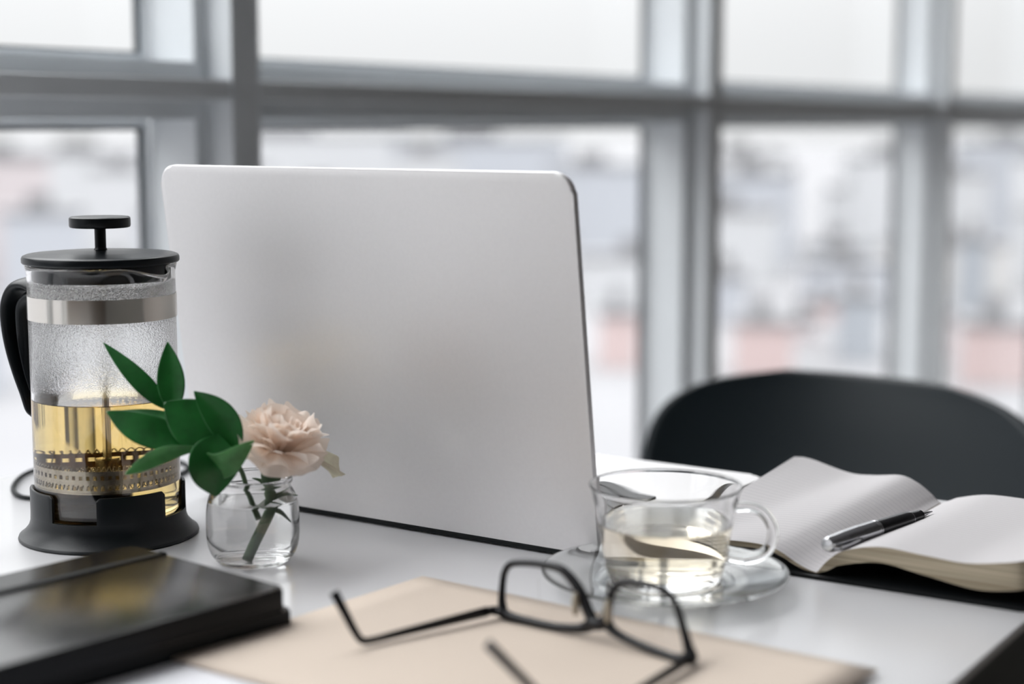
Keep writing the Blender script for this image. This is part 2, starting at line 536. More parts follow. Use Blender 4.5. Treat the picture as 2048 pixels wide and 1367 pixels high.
for (k, th, d, w, dp, top) in [
    ('blue', 34.2, 420, 44, 20, -3.2), ('slate', 31.7, 430, 14, 14, -3.6), ('blue', 30.2, 330, 20, 12, -7.5), ('pale', 40.5, 470, 60, 20, -2.2),
    ('coral', 29.4, 190, 4.5, 5, -20.9), ('rose', 28.2, 215, 6, 6, -24.0), ('coral', 24.4, 185, 6.5, 5, -21.2), ('rose', 23.1, 215, 4, 5, -24.2),
    ('coral', 22.4, 240, 4, 5, -24.6), ('slate', 21.2, 200, 5, 5, -19.6), ('coral', 16.6, 185, 8, 5, -20.8), ('rose', 18.6, 205, 4, 6, -22.0),
    ('slate', 21.9, 300, 10, 8, -20.5), ('slate', 17.5, 260, 4.5, 6, -16.5), ('blue', 25.6, 235, 5, 6, -20.5), ('blue', 24.8, 330, 16, 10, -9.0), ('blue', 16.4, 420, 26, 12, -3.5),
    ('rose', 50.0, 300, 14, 10, -5.0), ('blue', 48.9, 260, 12, 8, -12.5), ('pale', 47.5, 380, 30, 14, -5.5), ('blue', 51.5, 180, 8, 6, -19),
    ('rose', 46.5, 220, 7, 7, -18.5)]:
    building(k, th, d, w, dp, top)
for i in range(150):
    th = rng.uniform(14, 56)
    d = rng.choice((255, 290, 330, 380, 440, 520, 600)) * rng.uniform(.95, 1.05)
    drop = rng.uniform(.018, .04) * d if d > 340 else rng.uniform(.05, .085) * d
    top = max(1.0 - drop, GZ + 7)
    building(rng.choice(('pale', 'white', 'white', 'pale', 'cream', 'blue')), th, d, rng.uniform(10, 24), rng.uniform(8, 14), top, th + rng.uniform(-18, 18))

# ------------------------------------------------------------------ table
TX0, TX1, TY0, TY1 = -1.003, -.2425, -.45, 1.143
tb = thing('table', ((TX0 + TX1) / 2, (TY0 + TY1) / 2, 0), 'white laminate desk with dark edge standing along the window', 'table')
tx, ty = (TX1 - TX0) / 2, (TY1 - TY0) / 2
link('table_top', B(-tx, tx, -ty, ty, ZT - .006, ZT, bev=.001), M['table'], tb, auto=30)
link('edge_band', B(-tx + .0005, tx - .0005, -ty + .0005, ty - .0005, ZT - .075, ZT - .006), M['dark_trim'], tb, smooth=False)
for sx in (-1, 1):
    for sy in (-1, 1):
        link('leg', B(sx * (tx - .05) - .02, sx * (tx - .05) + .02, sy * (ty - .06) - .02, sy * (ty - .06) + .02, 0, ZT - .075, bev=.003), M['dark_trim'], tb, auto=30)

# ------------------------------------------------------------------ laptop
LX, LY, LYAW, LEAN, LW, LH, LZ = -.4965, .8585, R(-.7), R(8.0), .3355, .2368, .0046
lap = thing('laptop', (LX, LY, ZT), 'open silver aluminium laptop seen from behind its lid', 'laptop', LYAW)
# local frame: x runs to -LW (viewer's left), +y towards the seat; the lid leans over towards -y
lidm = Matrix.Translation((-LW, 0, LZ)) @ Matrix.Rotation(LEAN, 4, 'X')
bm = bmesh.new(); prism(bm, rrect(LW, LH, .0125, 8, .006), .0048, .0018, 4)
bmesh.ops.transform(bm, matrix=lidm, verts=bm.verts)
lid = link('lid', bm, M['alu'], lap, auto=35)
bm = bmesh.new(); prism(bm, [(x + .004, z + .012) for x, z in rrect(LW - .008, LH - .016, .008)], .0006)
bmesh.ops.transform(bm, matrix=lidm @ Matrix.Translation((0, .00475, 0)), verts=bm.verts)
scr = link('screen', bm, M['black_gloss'], lid, smooth=False)
bm = bmesh.new(); prism(bm, [(x + .002, z + .002) for x, z in rrect(LW - .004, LH - .004, .0108, 8, .004)], .0009)
bmesh.ops.transform(bm, matrix=lidm @ Matrix.Translation((0, .0046, 0)), verts=bm.verts)
link('rubber_seal', bm, M['rubber'], lid, smooth=False)
link('hinge', T([(-LW + .012, .0026, .0034), (-.024, .0026, .0034)], .0028, n=16), M['rubber'], lap, auto=40)
bm = bmesh.new(); prism(bm, rrect(LW, .232, .0125), .0095, .002, 3)
bmesh.ops.transform(bm, matrix=Matrix(((1, 0, 0, -LW), (0, 0, 1, .0085), (0, 1, 0, .0022), (0, 0, 0, 1))), verts=bm.verts)
base = link('base', bm, M['alu'], lap, auto=35)
for fx in (-LW + .025, -.025):
    for fy in (.025, .222):
        link('rubber_foot', L([(0, 0), (.006, 0), (.0065, .0012), (.0065, .0024), (0, .0024)], n=20, closed=False), M['rubber'], base).location = (fx, fy, 0)
kb0 = -LW + .030
for row in range(6):
    n = 14 if row < 5 else 8
    for c in range(n):
        pw = (LW - .060) / 14
        x0, x1 = kb0 + c * pw, kb0 + (c + 1) * pw - .0025
        if row == 5:
            x0 = kb0 + (c if c < 3 else c + 4 if c > 3 else 3) * pw
            x1 = kb0 + ((c + 1) if c < 3 else (c + 5) if c > 3 else 8) * pw - .0025
            if c == 7: x0, x1 = kb0 + 11 * pw, kb0 + 14 * pw - .0025
        ya = .028 + row * .0178 + (0.004 if row == 0 else 0)
        link('key', B(x0, x1, ya, ya + (.0110 if row == 0 else .0152), .0117, .0131, bev=.0005, seg=1), M['key'], base, auto=30)
link('trackpad', B(-LW / 2 - .05, -LW / 2 + .05, .146, .218, .01165, .0119), M['alu'], base, smooth=False)

# ------------------------------------------------------------------ french press (local -y faces the viewer, +x to the viewer's right)
PR = thing('french_press', (-.8039, .7477, ZT), 'glass french press with black lid and handle, half full of golden tea', 'french press', math.atan2(.8039, .7477))
SP = R(-50)                                        # spout direction, towards the viewer's right
HA = R(140)                                        # handle direction
def spout(r, z, a):
    d = (a - SP + PI) % (2 * PI) - PI
    s = max(0.0, min(1.0, (z - .159) / .019)); s = s * s * (3 - 2 * s)
    w = math.exp(-(d / .24) ** 2) * s
    pin = math.exp(-((abs(d) - .42) / .16) ** 2) * s * .0018
    rr = r + .0115 * w - pin
    return (rr * math.cos(a), rr * math.sin(a), z - .0042 * w)
outer = [(.0000, .0125), (.036, .0125), (.043, .0140), (.0462, .0185), (.0468, .025)] + [(.0468, .025 + .148 * k / 22) for k in range(1, 23)] + [(.0475, .1762), (.0480, .1780)]
inner = [(.0464, .1782), (.0453, .1760), (.0450, .173)] + [(.0450, .173 - .147 * k / 22) for k in range(1, 23)] + [(.0444, .0205), (.042, .0168), (.036, .0152), (.0, .0150)]
link('beaker', L(outer + inner, n=160, closed=False, fn=spout), M['beaker'], PR)
TL = .0915
link('tea', L([(0, .01495), (.036, .01515), (.0421, .0167), (.0446, .0205), (.0452, .026), (.0452, TL + .0008), (.0447, TL + .0002), (.0435, TL), (0, TL)], n=128, closed=False), M['tea'], PR)
# black base: flared foot with four upright guards
bm = bmesh.new()
lathe(bm, [(.0, .0065), (.046, .0065), (.0475, .0170), (.0497, .0170), (.0499, .0125), (.0512, .0085), (.0545, .0045), (.0575, .0022), (.0580, .0008), (.0570, 0), (0, 0)], n=128, closed=False)
for q in range(4):
    ac = R(-90 + 18 + 90 * q)
    n = 24
    rows = []
    for k in range(n + 1):
        a = ac + R(27) * (2 * k / n - 1)
        e = abs(2 * k / n - 1); zt = .0343 - (.0018 * max(0, (e - .90) / .1) ** 2)
        c, s = math.cos(a), math.sin(a)
        rows.append([(.0474 * c, .0474 * s, .012), (.0474 * c, .0474 * s, zt - .0004), (.0478 * c, .0478 * s, zt), (.0490 * c, .0490 * s, zt), (.0496 * c, .0496 * s, zt - .0008), (.0497 * c, .0497 * s, .012)])
    V = grid(bm, rows)
    for k in range(n): bm.faces.new((V[k][0], V[k + 1][0], V[k + 1][5], V[k][5]))
    bm.faces.new(V[0]); bm.faces.new(list(reversed(V[n])))
link('base_frame', bm, M['plastic'], PR, auto=40)
link('steel_band', L([(.0469, .1440), (.0474, .1440), (.0474, .1590), (.0469, .1590)], n=128), M['steel'], PR, auto=40)
# handle opposite the spout: a broad strap that leaves the band, bends down and tapers to a free toe
hd = Vector((math.cos(HA), math.sin(HA), 0)); hs = Vector((-hd.y, hd.x, 0))
hp = spline([(.0462, 0, .1600), (.056, 0, .1630), (.0660, 0, .1605), (.0725, 0, .1500), (.0735, 0, .136), (.0712, 0, .120), (.0665, 0, .104), (.0612, 0, .090), (.0580, 0, .0800), (.0545, 0, .0765)], 40)
hw = [.0165 - .0060 * (k / 40) for k in range(41)]
ht = [.0048 - .0012 * (k / 40) for k in range(41)]
hpts = [hd * p.x + Vector((0, 0, p.z)) for p in hp]
bm = bmesh.new()
tube(bm, hpts, [(hw[k], ht[k]) for k in range(41)], n=20, upv=hs)
handle = link('handle', bm, M['plastic'], PR, auto=60)
bm = bmesh.new()
ip = spline([(.0468, 0, .1540), (.054, 0, .1545), (.0600, 0, .1480), (.0605, 0, .134), (.0590, 0, .120), (.0555, 0, .105), (.0515, 0, .094)], 24)
tube(bm, [hd * p.x + Vector((0, 0, p.z)) for p in ip], [(.0135, .0060 - .0025 * k / 24) for k in range(25)], n=16, upv=hs)
link('handle_grip', bm, M['plastic'], handle, auto=60)
# lid with collar, plunger and filter
bm = L([(0, .1870), (.0070, .1869), (.030, .1860), (.0470, .1846), (.0490, .1838), (.0497, .1825), (.0497, .1800), (.0490, .1792), (.0450, .1790), (.0438, .1785), (.0436, .1690), (.0425, .1682), (.0, .1682)], n=128, closed=False)
link('press_lid', bm, M['lidp'], PR, auto=35)
bm = L([(0, .2085), (.0182, .2085), (.0192, .2079), (.0194, .2066), (.0194, .2028), (.0190, .2018), (.0180, .2015), (.0042, .2013), (.0036, .2003), (.0036, .1885), (.0044, .1872), (0, .1865)], n=64, closed=False)
link('plunger_knob', bm, M['lidp'], PR, auto=35)
link('plunger_rod', T([(0, 0, .1685), (0, 0, .0420)], .0022, n=20), M['steel'], PR, auto=40)
fil = link('filter', L([(0, .0435), (.0060, .0435), (.0060, .0385), (.0400, .0370), (.0425, .0365), (.0425, .0355), (.0400, .0352), (0, .0352)], n=96, closed=False), M['fsteel'], PR, auto=40)
link('sleeve', L([(.0023, .0530), (.0056, .0530), (.0058, .0522), (.0058, .0390), (.0023, .0390)], n=32), M['fsteel'], fil, auto=40)
bm = bmesh.new()                                   # pierced upper ring
n = 120
for (ra, za, zb) in ((.0428, .0430, .0505), (.0418, .0360, .0440)):
    zs = [za + (zb - za) * q for q in (0, .25, .6, 1)]
    V = [[bm.verts.new((ra * math.cos(2 * PI * k / n), ra * math.sin(2 * PI * k / n), z)) for k in range(n)] for z in zs]
    for i in range(3):
        for k in range(n):
            if i == 1 and k % 2 == 0: continue
            bm.faces.new((V[i][k], V[i][(k + 1) % n], V[i + 1][(k + 1) % n], V[i + 1][k]))
ring = link('pierced_ring', bm, M['fsteel'], fil, smooth=False); solidify(ring, .0004)
for zc, rc in ((.0515, .0430), (.0400, .0432)):
    turns = 84
    pts = [((rc - .0018 + .0016 * math.cos(q * turns)) * math.cos(q), (rc - .0018 + .0016 * math.cos(q * turns)) * math.sin(q), zc + .0016 * math.sin(q * turns)) for q in (2 * PI * k / (turns * 8) for k in range(turns * 8))]
    link('spring_coil', T(pts, .00035, n=5, closed=True), M['fsteel'], fil)

# ------------------------------------------------------------------ cord on the table behind the press
pts = spline([(-.74, .915, .0022), (-.80, .912, .0022), (-.8627, .9047, .0022), (-.901, .9234, .0022), (-.93, .935, .0022), (-.975, .918, .0022), (-.997, .885, .0022), (-.9953, .8511, .0022), (-.9832, .8262, .0022), (-.960, .7998, .0022), (-.9374, .7848, .0022), (-.9186, .7836, .0022), (-.885, .80, .0022), (-.872, .83, .0022), (-.880, .875, .0022), (-.915, .955, .0022), (-.945, 1.0, .0022)], 120)
pts = [p + Vector((0, 0, ZT)) for p in pts]
cord = link('cord', T(pts, .0018, n=10), M['rubber'])
tag(cord, 'thin black cord looped on the white desk behind the french press', 'cord')

# ------------------------------------------------------------------ jar with water
JX, JY = -.6763, .7459
JA = math.atan2(-JX, JY)
jar = thing('glass_jar', (JX, JY, ZT), 'small round glass jar of water holding the pink carnation', 'jar', JA)
jo = [(0, .0012), (.0170, .0004), (.0205, .0006), (.0240, .0035), (.0268, .0085), (.0282, .0150), (.0285, .024), (.0281, .034), (.0268, .0410), (.0248, .0452), (.0236, .0474), (.0236, .0495), (.0246, .0508), (.0246, .0530), (.0238, .0540)]
ji = [(.0226, .0536), (.0220, .0510), (.0219, .0478), (.0232, .0446), (.0250, .0402), (.0261, .034), (.0265, .024), (.0262, .0160), (.0248, .0100), (.0220, .0062), (.0190, .0050), (0, .0048)]
link('jar_glass', L(sm(jo, 60) + sm(ji, 90), n=96, closed=False), M['clear'], jar)
jin = sm(ji, 90)
wp = [(r + .0004 * min(1, r / .015), z - .0003) for r, z in reversed(jin) if z - .0003 <= .0390]
wp += [(wp[-1][0] + .0001, .0396), (wp[-1][0] - .0006, .0393), (wp[-1][0] - .0016, .0390), (0, .0390)]
link('water', L(wp, n=96, closed=False), M['water'], jar)

# ------------------------------------------------------------------ carnation
fl = thing('carnation', (-.6726, .7362, ZT + .0052), 'pale pink carnation in the small glass jar', 'flower')
def loc(p): return Vector((p[0] + .6726, p[1] - .7362, p[2] - .0052))
stem_pts = spline([loc(p) for p in ((-.6728, .7370, .0058), (-.6705, .7460, .0235), (-.6668, .7510, .0387), (-.6655, .7490, .0500), (-.6640, .7500, .0575))], 24)
stem = link('stem', T(stem_pts, [.0027 + (.0009 if abs(k - 14) < 2 else 0) for k in range(25)], n=12), M['stem'], fl)
ax0 = loc((-.6640, .7500, .0560)); ax = (loc((-.6515, .7480, .0900)) - ax0).normalized()
sx_ = ax.cross(Vector((0, 0, 1))).normalized(); sy_ = ax.cross(sx_)
def axp(r, h, a): return ax0 + ax * h + sx_ * (r * math.cos(a)) + sy_ * (r * math.sin(a))
bm = bmesh.new()
rows = []
for (r, h) in ((.0026, -.010), (.0052, -.006), (.0072, .002), (.0078, .010), (.0072, .018)):
    rows.append([axp(r, h, 2 * PI * k / 20) for k in range(21)])
grid(bm, rows); bmesh.ops.remove_doubles(bm, verts=bm.verts, dist=1e-6)
link('calyx', bm, M['stem'], fl)
for (b_, t_) in (((-.6680, .7495, .034), (-.6600, .7560, .0255)), ((-.6680, .7495, .034), (-.6560, .7570, .0475)), ((-.6668, .7510, .0390), (-.6520, .7600, .0420)), ((-.6660, .7495, .0470), (-.6745, .7440, .0530))):
    b0, tip = loc(b_), loc(t_)                    # small side leaves on the stem
    link('stem_leaf', T(spline([b0, (b0 + tip) / 2 + Vector((0, 0, .0015)), tip], 10), [(.0020 * (1 - k / 12), .0008 * (1 - k / 12)) for k in range(11)], n=8), M['stem'], fl)
fr = random.Random(5)
def petal(name, a, phi, ln, wd, h0, seed, mat, droop=0.0, ruf=1.0):
    """A fan-shaped petal leaving the calyx at angle a, opening phi from the flower axis, with a ruffled rim."""
    nu, nv = 12, 16
    ln *= 1.12; wd *= 1.14
    rad = sx_ * math.cos(a) + sy_ * math.sin(a)
    tan = -sx_ * math.sin(a) + sy_ * math.cos(a)
    rows = []
    for i in range(nu + 1):
        u = i / nu
        bend = phi * (.35 + .65 * u) + droop * u * u
        # integrate along the bent midline
        h = 0; r = 0
        for k in range(i):
            uu = (k + .5) / nu
            bb = phi * min(1.0, .25 + 1.1 * uu) + droop * uu * uu
            h += ln / nu * math.cos(bb); r += ln / nu * math.sin(bb)
        w = wd * (.16 + .84 * u ** .8)
        row = []
        for j in range(nv + 1):
            v = 2 * j / nv - 1
            edge = 1 - .22 * v * v * u
            side = w * v * .5
            ruff = ruf * u ** 2 * (.0026 * math.sin(v * 4.5 + seed) + .0010 * math.sin(v * 10 + seed * 2.3))
            cup = -.28 * w * v * v * u
            nrm = (ax * math.sin(bend) * -1 + rad * math.cos(bend))
            jag = 1 + (.05 * math.sin(v * 6 + seed * 5) + .022 * math.sin(v * 15 + seed)) * u ** 4
            p = ax0 + ax * (h0 + h * edge * jag) + rad * (.0028 + r * edge * jag) + tan * side + nrm * (ruff + cup)
            row.append(p)
        rows.append(row)
    bm = bmesh.new(); grid(bm, rows)
    o = link(name, bm, mat, fl)
    sb = o.modifiers.new('subdivision', 'SUBSURF'); sb.levels = 1; sb.render_levels = 1
    return o
GA = 2.39996
k = 0
for (n, p0, p1, l0, l1, w0, w1, hh) in ((5, 6, 18, .019, .022, .014, .018, .015), (7, 22, 36, .022, .026, .022, .026, .014), (8, 42, 58, .024, .029, .028, .034, .012), (9, 70, 92, .025, .030, .032, .038, .010)):
    for i in range(n):
        a = k * GA + fr.uniform(-.2, .2)
        petal('petal', a, R(fr.uniform(p0, p1)), fr.uniform(l0, l1), fr.uniform(w0, w1), hh + fr.uniform(-.001, .001), fr.uniform(0, 6), M['petal'], R(fr.uniform(-8, 26)), 1.0)
        k += 1
# the faded petal hanging out to the right and two low ones in front
def dir_angle(v):
    v = Vector(v); v = v - ax * v.dot(ax)
    return math.atan2(v.dot(sy_), v.dot(sx_))
aR = dir_angle((.68, .73, -.2)); aF = dir_angle((.6, -.7, -.2))
o = petal('petal', aR, R(114), .040, .021, .006, 1.0, M['petal_dry'], R(14), 1.3); o['label'] = 'faded yellowish drooping petal'
petal('petal', aF, R(108), .025, .032, .010, 2.2, M['petal'], R(14), .8)
petal('petal', (aF + .7), R(103), .026, .030, .010, 3.7, M['petal'], R(10), .9)
petal('petal', (aF - .7), R(104), .024, .028, .011, 4.4, M['petal'], R(10), 1.0)

# ------------------------------------------------------------------ green sprig
sg = thing('leafy_sprig', (-.6668, .7340, ZT + .036), 'dark green leafy sprig in the jar, leaning in front of the press', 'plant')
def lg(p): return Vector((p[0] + .6668, p[1] - .7340, p[2] - .036))
sprig_pts = spline([lg(p) for p in ((-.6660, .7390, .0300), (-.6695, .7347, .046), (-.6712, .7310, .0600), (-.6735, .7225, .0725), (-.6796, .7134, .0793), (-.6992, .7089, .0932), (-.7131, .7127, .0984))], 40)
link('stem', T(sprig_pts, [.0017 - .0007 * i / 40 for i in range(41)], n=10), M['stem'], sg)
CAMP = Vector((0, 0, .267))
def leaf(pts, w, mat, roll=0.0, fold=.18, arch=.0, peak=.45):
    """A pointed blade along a curved midrib, folded on the rib; roll turns it about the rib."""
    mid = spline([lg(p) for p in pts], 20)
    nv = 8
    rows = []
    toc = (lg(CAMP) - mid[10]).normalized()
    for i, c in enumerate(mid):
        t = i / 20
        tg = (mid[min(i + 1, 20)] - mid[max(i - 1, 0)]).normalized()
        sd = tg.cross(toc).normalized()
        sd = Matrix.Rotation(roll, 3, tg) @ sd
        nr = sd.cross(tg).normalized()
        e = math.log(.5) / math.log(peak)
        ww = w * .5 * max(0.02, math.sin(PI * t ** e)) ** .85
        row = []
        for j in range(nv + 1):
            v = 2 * j / nv - 1
            row.append(c + sd * (ww * v) + nr * (ww * abs(v) ** 1.4 * fold + arch * math.sin(PI * t)))
        rows.append(row)
    bm = bmesh.new(); grid(bm, rows)
    o = link('leaf', bm, mat, sg)
    solidify(o, .0004, sub=1)
    return o
leaf([(-.713, .7126, .0965), (-.7307, .7050, .1154), (-.7557, .7027, .1351)], .0125, M['leaf'], R(20), peak=.42)
leaf([(-.7075, .7120, .0960), (-.7118, .7150, .1170), (-.7158, .7169, .137)], .0172, M['leaf'], R(-15), peak=.40)
leaf([(-.6640, .7221, .0750), (-.6745, .7180, .0945), (-.6898, .7116, .1097)], .0200, M['leaf'], R(-15), peak=.45)
leaf([(-.6665, .7200, .0725), (-.6830, .7100, .0880), (-.7045, .7014, .1030)], .0300, M['leaf'], R(10), fold=.12, peak=.55)
leaf([(-.6800, .7120, .0785), (-.7064, .6912, .0866), (-.7326, .6818, .0979)], .0200, M['leaf'], R(15), peak=.5)
leaf([(-.6948, .7169, .0885), (-.7168, .7058, .0932), (-.7414, .6937, .0951)], .0080, M['leaf'], R(35), peak=.45)
leaf([(-.6726, .7059, .0789), (-.6909, .6874, .0760), (-.7097, .6734, .0639)], .0110, M['leaf_pale'], R(-30), peak=.6)
leaf([(-.6735, .7139, .0850), (-.6670, .7029, .0700), (-.6676, .7048, .0500)], .0310, M['leaf'], R(-12), fold=.15, peak=.5)
leaf([(-.6800, .7064, .0690), (-.6610, .7050, .0705), (-.6508, .7200, .0825)], .0190, M['leaf_pale'], R(35), peak=.45)
leaf([(-.6700, .7300, .0790), (-.6840, .7450, .0860), (-.6900, .7510, .0885)], .0080, M['leaf_pale'], R(40))

# ------------------------------------------------------------------ cup on saucer
CX_, CY_ = -.4352, .8293
CA = math.atan2(-CX_, CY_)
sau = link('saucer', L(sm([(0, .0040), (.0280, .0038), (.0305, .0002), (.0325, .0002), (.0350, .0042), (.050, .0064), (.065, .0092), (.0705, .0108), (.0713, .0118), (.0705, .0124), (.064, .0110), (.050, .0084), (.0355, .0062), (.028, .0058), (.0, .0058)], 120), n=128, closed=False), M['saucer'])
sau.location = (CX_, CY_, ZT)
tag(sau, 'clear glass saucer with a greenish rim under the glass tea cup', 'saucer')
cup = thing('tea_cup', (CX_, CY_, ZT + .0060), 'clear glass cup of pale tea standing on the glass saucer', 'cup', CA)
K = 1.045
co = sm([(0, .0010), (.0200, .0008), (.0280, .0), (.0300, .0006), (.0318, .0040), (.0336, .0120), (.0355, .0235), (.0374, .0350), (.0392, .0450), (.0411, .0535), (.0421, .0555), (.0420, .0565)], 70)
ci = sm([(.0411, .0562), (.0401, .0538), (.0378, .0450), (.0360, .0350), (.0341, .0235), (.0321, .0125), (.0302, .0078), (.0270, .0062), (.015, .0060), (0, .0060)], 70)
co = [(r * K, z) for r, z in co]; ci = [(r * K, z) for r, z in ci]
link('cup_glass', L(co + ci, n=128, closed=False), M['clear'], cup)
TC = .0340
tp = [(r + .0004 * min(1, r / .02), z - .0003) for r, z in reversed(ci) if z - .0003 <= TC]
tp += [(tp[-1][0] + .0001, TC + .0006), (tp[-1][0] - .0006, TC + .0003), (tp[-1][0] - .0016, TC), (0, TC)]
link('tea', L(tp, n=128, closed=False), M['paletea'], cup)
hp = spline([(.0396, -.002, .0440), (.0470, -.004, .0450), (.0550, -.006, .0425), (.0605, -.008, .0350), (.0607, -.008, .0265), (.0565, -.007, .0190), (.0470, -.004, .0150), (.0355, -.002, .0158)], 40)
link('cup_handle', T(hp, [.0028 + .0009 * (i / 40) for i in range(41)], n=16), M['clear'], cup)

# ------------------------------------------------------------------ open notebook and pen
NX, NY = -.3715, 1.010
nb = thing('notebook', (NX, NY, ZT), 'open notebook with blank ruled pages and black cover beside the tea cup', 'notebook')
def ncur(pts, n): return spline([(p[0] - NX, 0, p[1]) for p in pts], n)
def block(near_top, far_top, near_bot, far_bot, ylen=.2195, n=64):
    bm = bmesh.new()
    nt, ft, nbm, fb = (ncur(c, n) for c in (near_top, far_top, near_bot, far_bot))
    m = 14
    y0 = .901 - NY
    rc = .0105
    def short(j, a):
        d = abs(a[n].x - a[j].x)
        return rc - math.sqrt(max(0, rc * rc - (rc - d) ** 2)) if d < rc else 0.0
    def surf(a, b):
        rows = []
        for i in range(m + 1):
            t = i / m; s = t; q = 2 * t - 1
            rows.append([Vector((a[j].x * (1 - s) + b[j].x * s, y0 + ylen / 2 + q * (ylen / 2 - short(j, a)), a[j].z * (1 - s) + b[j].z * s)) for j in range(n + 1)])
        return rows
    top = surf(nt, ft); bot = surf(nbm, fb)
    V = grid(bm, top)
    for f in bm.faces: f.material_index = 0
    k0 = len(bm.faces)
    W = grid(bm, bot)
    def wall(a, b):
        for i in range(len(a) - 1):
            f = bm.faces.new((a[i], a[i + 1], b[i + 1], b[i])); f.material_index = 1
    wall(V[0], W[0]); wall(V[m], W[m]); wall([r[0] for r in V], [r[0] for r in W]); wall([r[n] for r in V], [r[n] for r in W])
    return link('page_block', bm, [M['page'], M['pedge']], nb, auto=40)
block([(-.3718, .0032), (-.3785, .0050), (-.3851, .0078), (-.395, .0128), (-.4048, .0152), (-.4247, .0152), (-.450, .0120), (-.477, .0090)],
      [(-.3700, .0032), (-.3735, .0055), (-.3779, .0095), (-.3880, .0160), (-.4001, .0195), (-.4200, .0172), (-.4400, .0172), (-.477, .0262)],
      [(-.3718, .0026), (-.3785, .0034), (-.3851, .0056), (-.395, .0100), (-.4048, .0122), (-.4247, .0118), (-.450, .0080), (-.477, .0050)],
      [(-.3700, .0026), (-.3735, .0045), (-.3779, .0080), (-.3880, .0140), (-.4001, .0172), (-.4200, .0150), (-.4400, .0152), (-.477, .0245)])
block([(-.3712, .0032), (-.3640, .0120), (-.3538, .0192), (-.3325, .0243), (-.3057, .0231), (-.2825, .0221), (-.2600, .0255), (-.2440, .0295)],
      [(-.3690, .0032), (-.3630, .0060), (-.3563, .0088), (-.3371, .0130), (-.312, .0133), (-.285, .0125), (-.262, .0135), (-.2440, .0150)],
      [(-.3712, .0026), (-.3640, .0055), (-.3567, .0097), (-.3323, .0148), (-.3053, .0114), (-.2762, .0077), (-.2560, .0100), (-.2440, .0130)],
      [(-.3690, .0026), (-.3630, .0030), (-.3563, .0034), (-.3371, .0040), (-.312, .0040), (-.285, .0036), (-.262, .0040), (-.2440, .0046)])
bm = bmesh.new(); prism(bm, rrect(.240, .226, .007), .0022, .0008, 2)
bmesh.ops.transform(bm, matrix=Matrix(((1, 0, 0, -.4830 - NX), (0, 0, 1, .8965 - NY), (0, 1, 0, 0), (0, 0, 0, 1))), verts=bm.verts)
link('cover', bm, M['cover'], nb, auto=40)

pa, pb = Vector((-.3640, .8985, ZT + .0215)), Vector((-.3470, 1.0340, ZT + .0170))
pd = (pb - pa); PLN = pd.length
pen = thing('pen', pa, 'silver and black pen lying in the gutter of the open notebook', 'pen')
rot = Vector((0, 0, 1)).rotation_difference(pd.normalized())
pen.rotation_mode = 'QUATERNION'; pen.rotation_quaternion = rot
S = PLN
link('cap', L([(0, 0), (.0036, .0), (.0044, .0008), (.0050, .004), (.0058, .018), (.0062, .036), (.0062, .055), (.0060, .0558), (0, .0558)], n=32, closed=False), M['chrome'], pen, auto=40)
link('band', L([(.0040, .0550), (.0060, .0550), (.0060, .0565), (.0056, .0568), (.0056, .0580), (.0059, .0583), (.0059, .0595), (.0040, .0595)], n=32), M['chrome'], pen, auto=30)
link('barrel', L([(0, .0590), (.0054, .0590), (.0056, .062), (.0052, .098), (.0048, .103), (0, .103)], n=32, closed=False), M['frame_black'], pen, auto=40)
link('ring', L([(.0035, .1025), (.0047, .1025), (.0047, .1042), (.0035, .1042)], n=32), M['chrome'], pen, auto=30)
link('grip', L([(0, .104), (.0041, .104), (.0036, .116), (.0038, .1185), (0, .1185)], n=32, closed=False), M['frame_black'], pen, auto=40)
link('nib', L([(0, .1180), (.0026, .1180), (.0014, .127), (.0004, S), (0, S)], n=20, closed=False), M['chrome'], pen, auto=40)
cl = T(spline([(.0066, 0, .030), (.0080, 0, .012), (.0076, 0, .003), (.004, 0, .0005)], 14), [(.0018, .0006)] * 15, n=8, upv=(0, 1, 0))
link('clip', cl, M['chrome'], pen)

# ------------------------------------------------------------------ black notebooks, bottom left
FX, FY, FR_ = -.5670, .6500, R(-7.8)
def folio(z0, w, l, t, dx, dy, rot, label, elastic):
    o = thing('notebook', (FX + dx, FY + dy, ZT + z0), label, 'notebook', rot)
    for (za, zb) in ((0, .0016), (t - .0016, t)):
        bm = bmesh.new(); prism(bm, [(x - w, z - l) for x, z in rrect(w, l, .005)], zb - za, .0006, 2)
        bmesh.ops.transform(bm, matrix=Matrix(((1, 0, 0, 0), (0, 0, 1, 0), (0, 1, 0, za), (0, 0, 0, 1))), verts=bm.verts)
        link('cover', bm, M['folio'], o, auto=40)
    link('page_block', B(-w + .004, -.004, -l + .004, -.003, .0016, t - .0016), M['cover'], o, smooth=False)
    link('spine', B(-.0016, .0002, -l + .002, -.002, .0004, t - .0004, bev=.0006), M['cover'], o, auto=40)
    if elastic:
        bm = bmesh.new()
        prism(bm, rrect(.0055, l + .003, .0004), .0007)
        bmesh.ops.transform(bm, matrix=Matrix(((1, 0, 0, -w + .027), (0, 0, 1, -l - .0015), (0, 1, 0, t), (0, 0, 0, 1))), verts=bm.verts)
        box(bm, -w + .027, -w + .0325, -.001, .0012, .0, t + .0007)
        link('elastic_band', bm, M['rubber'], o, smooth=False)
    return o
folio(0, .136, .212, .0112, .0015, .004, FR_ - R(1.0), 'lower black notebook, under the one with the elastic band', False)
folio(.0114, .136, .212, .0122, 0, 0, FR_, 'black hardcover notebook with an elastic band, on top of its stack', True)

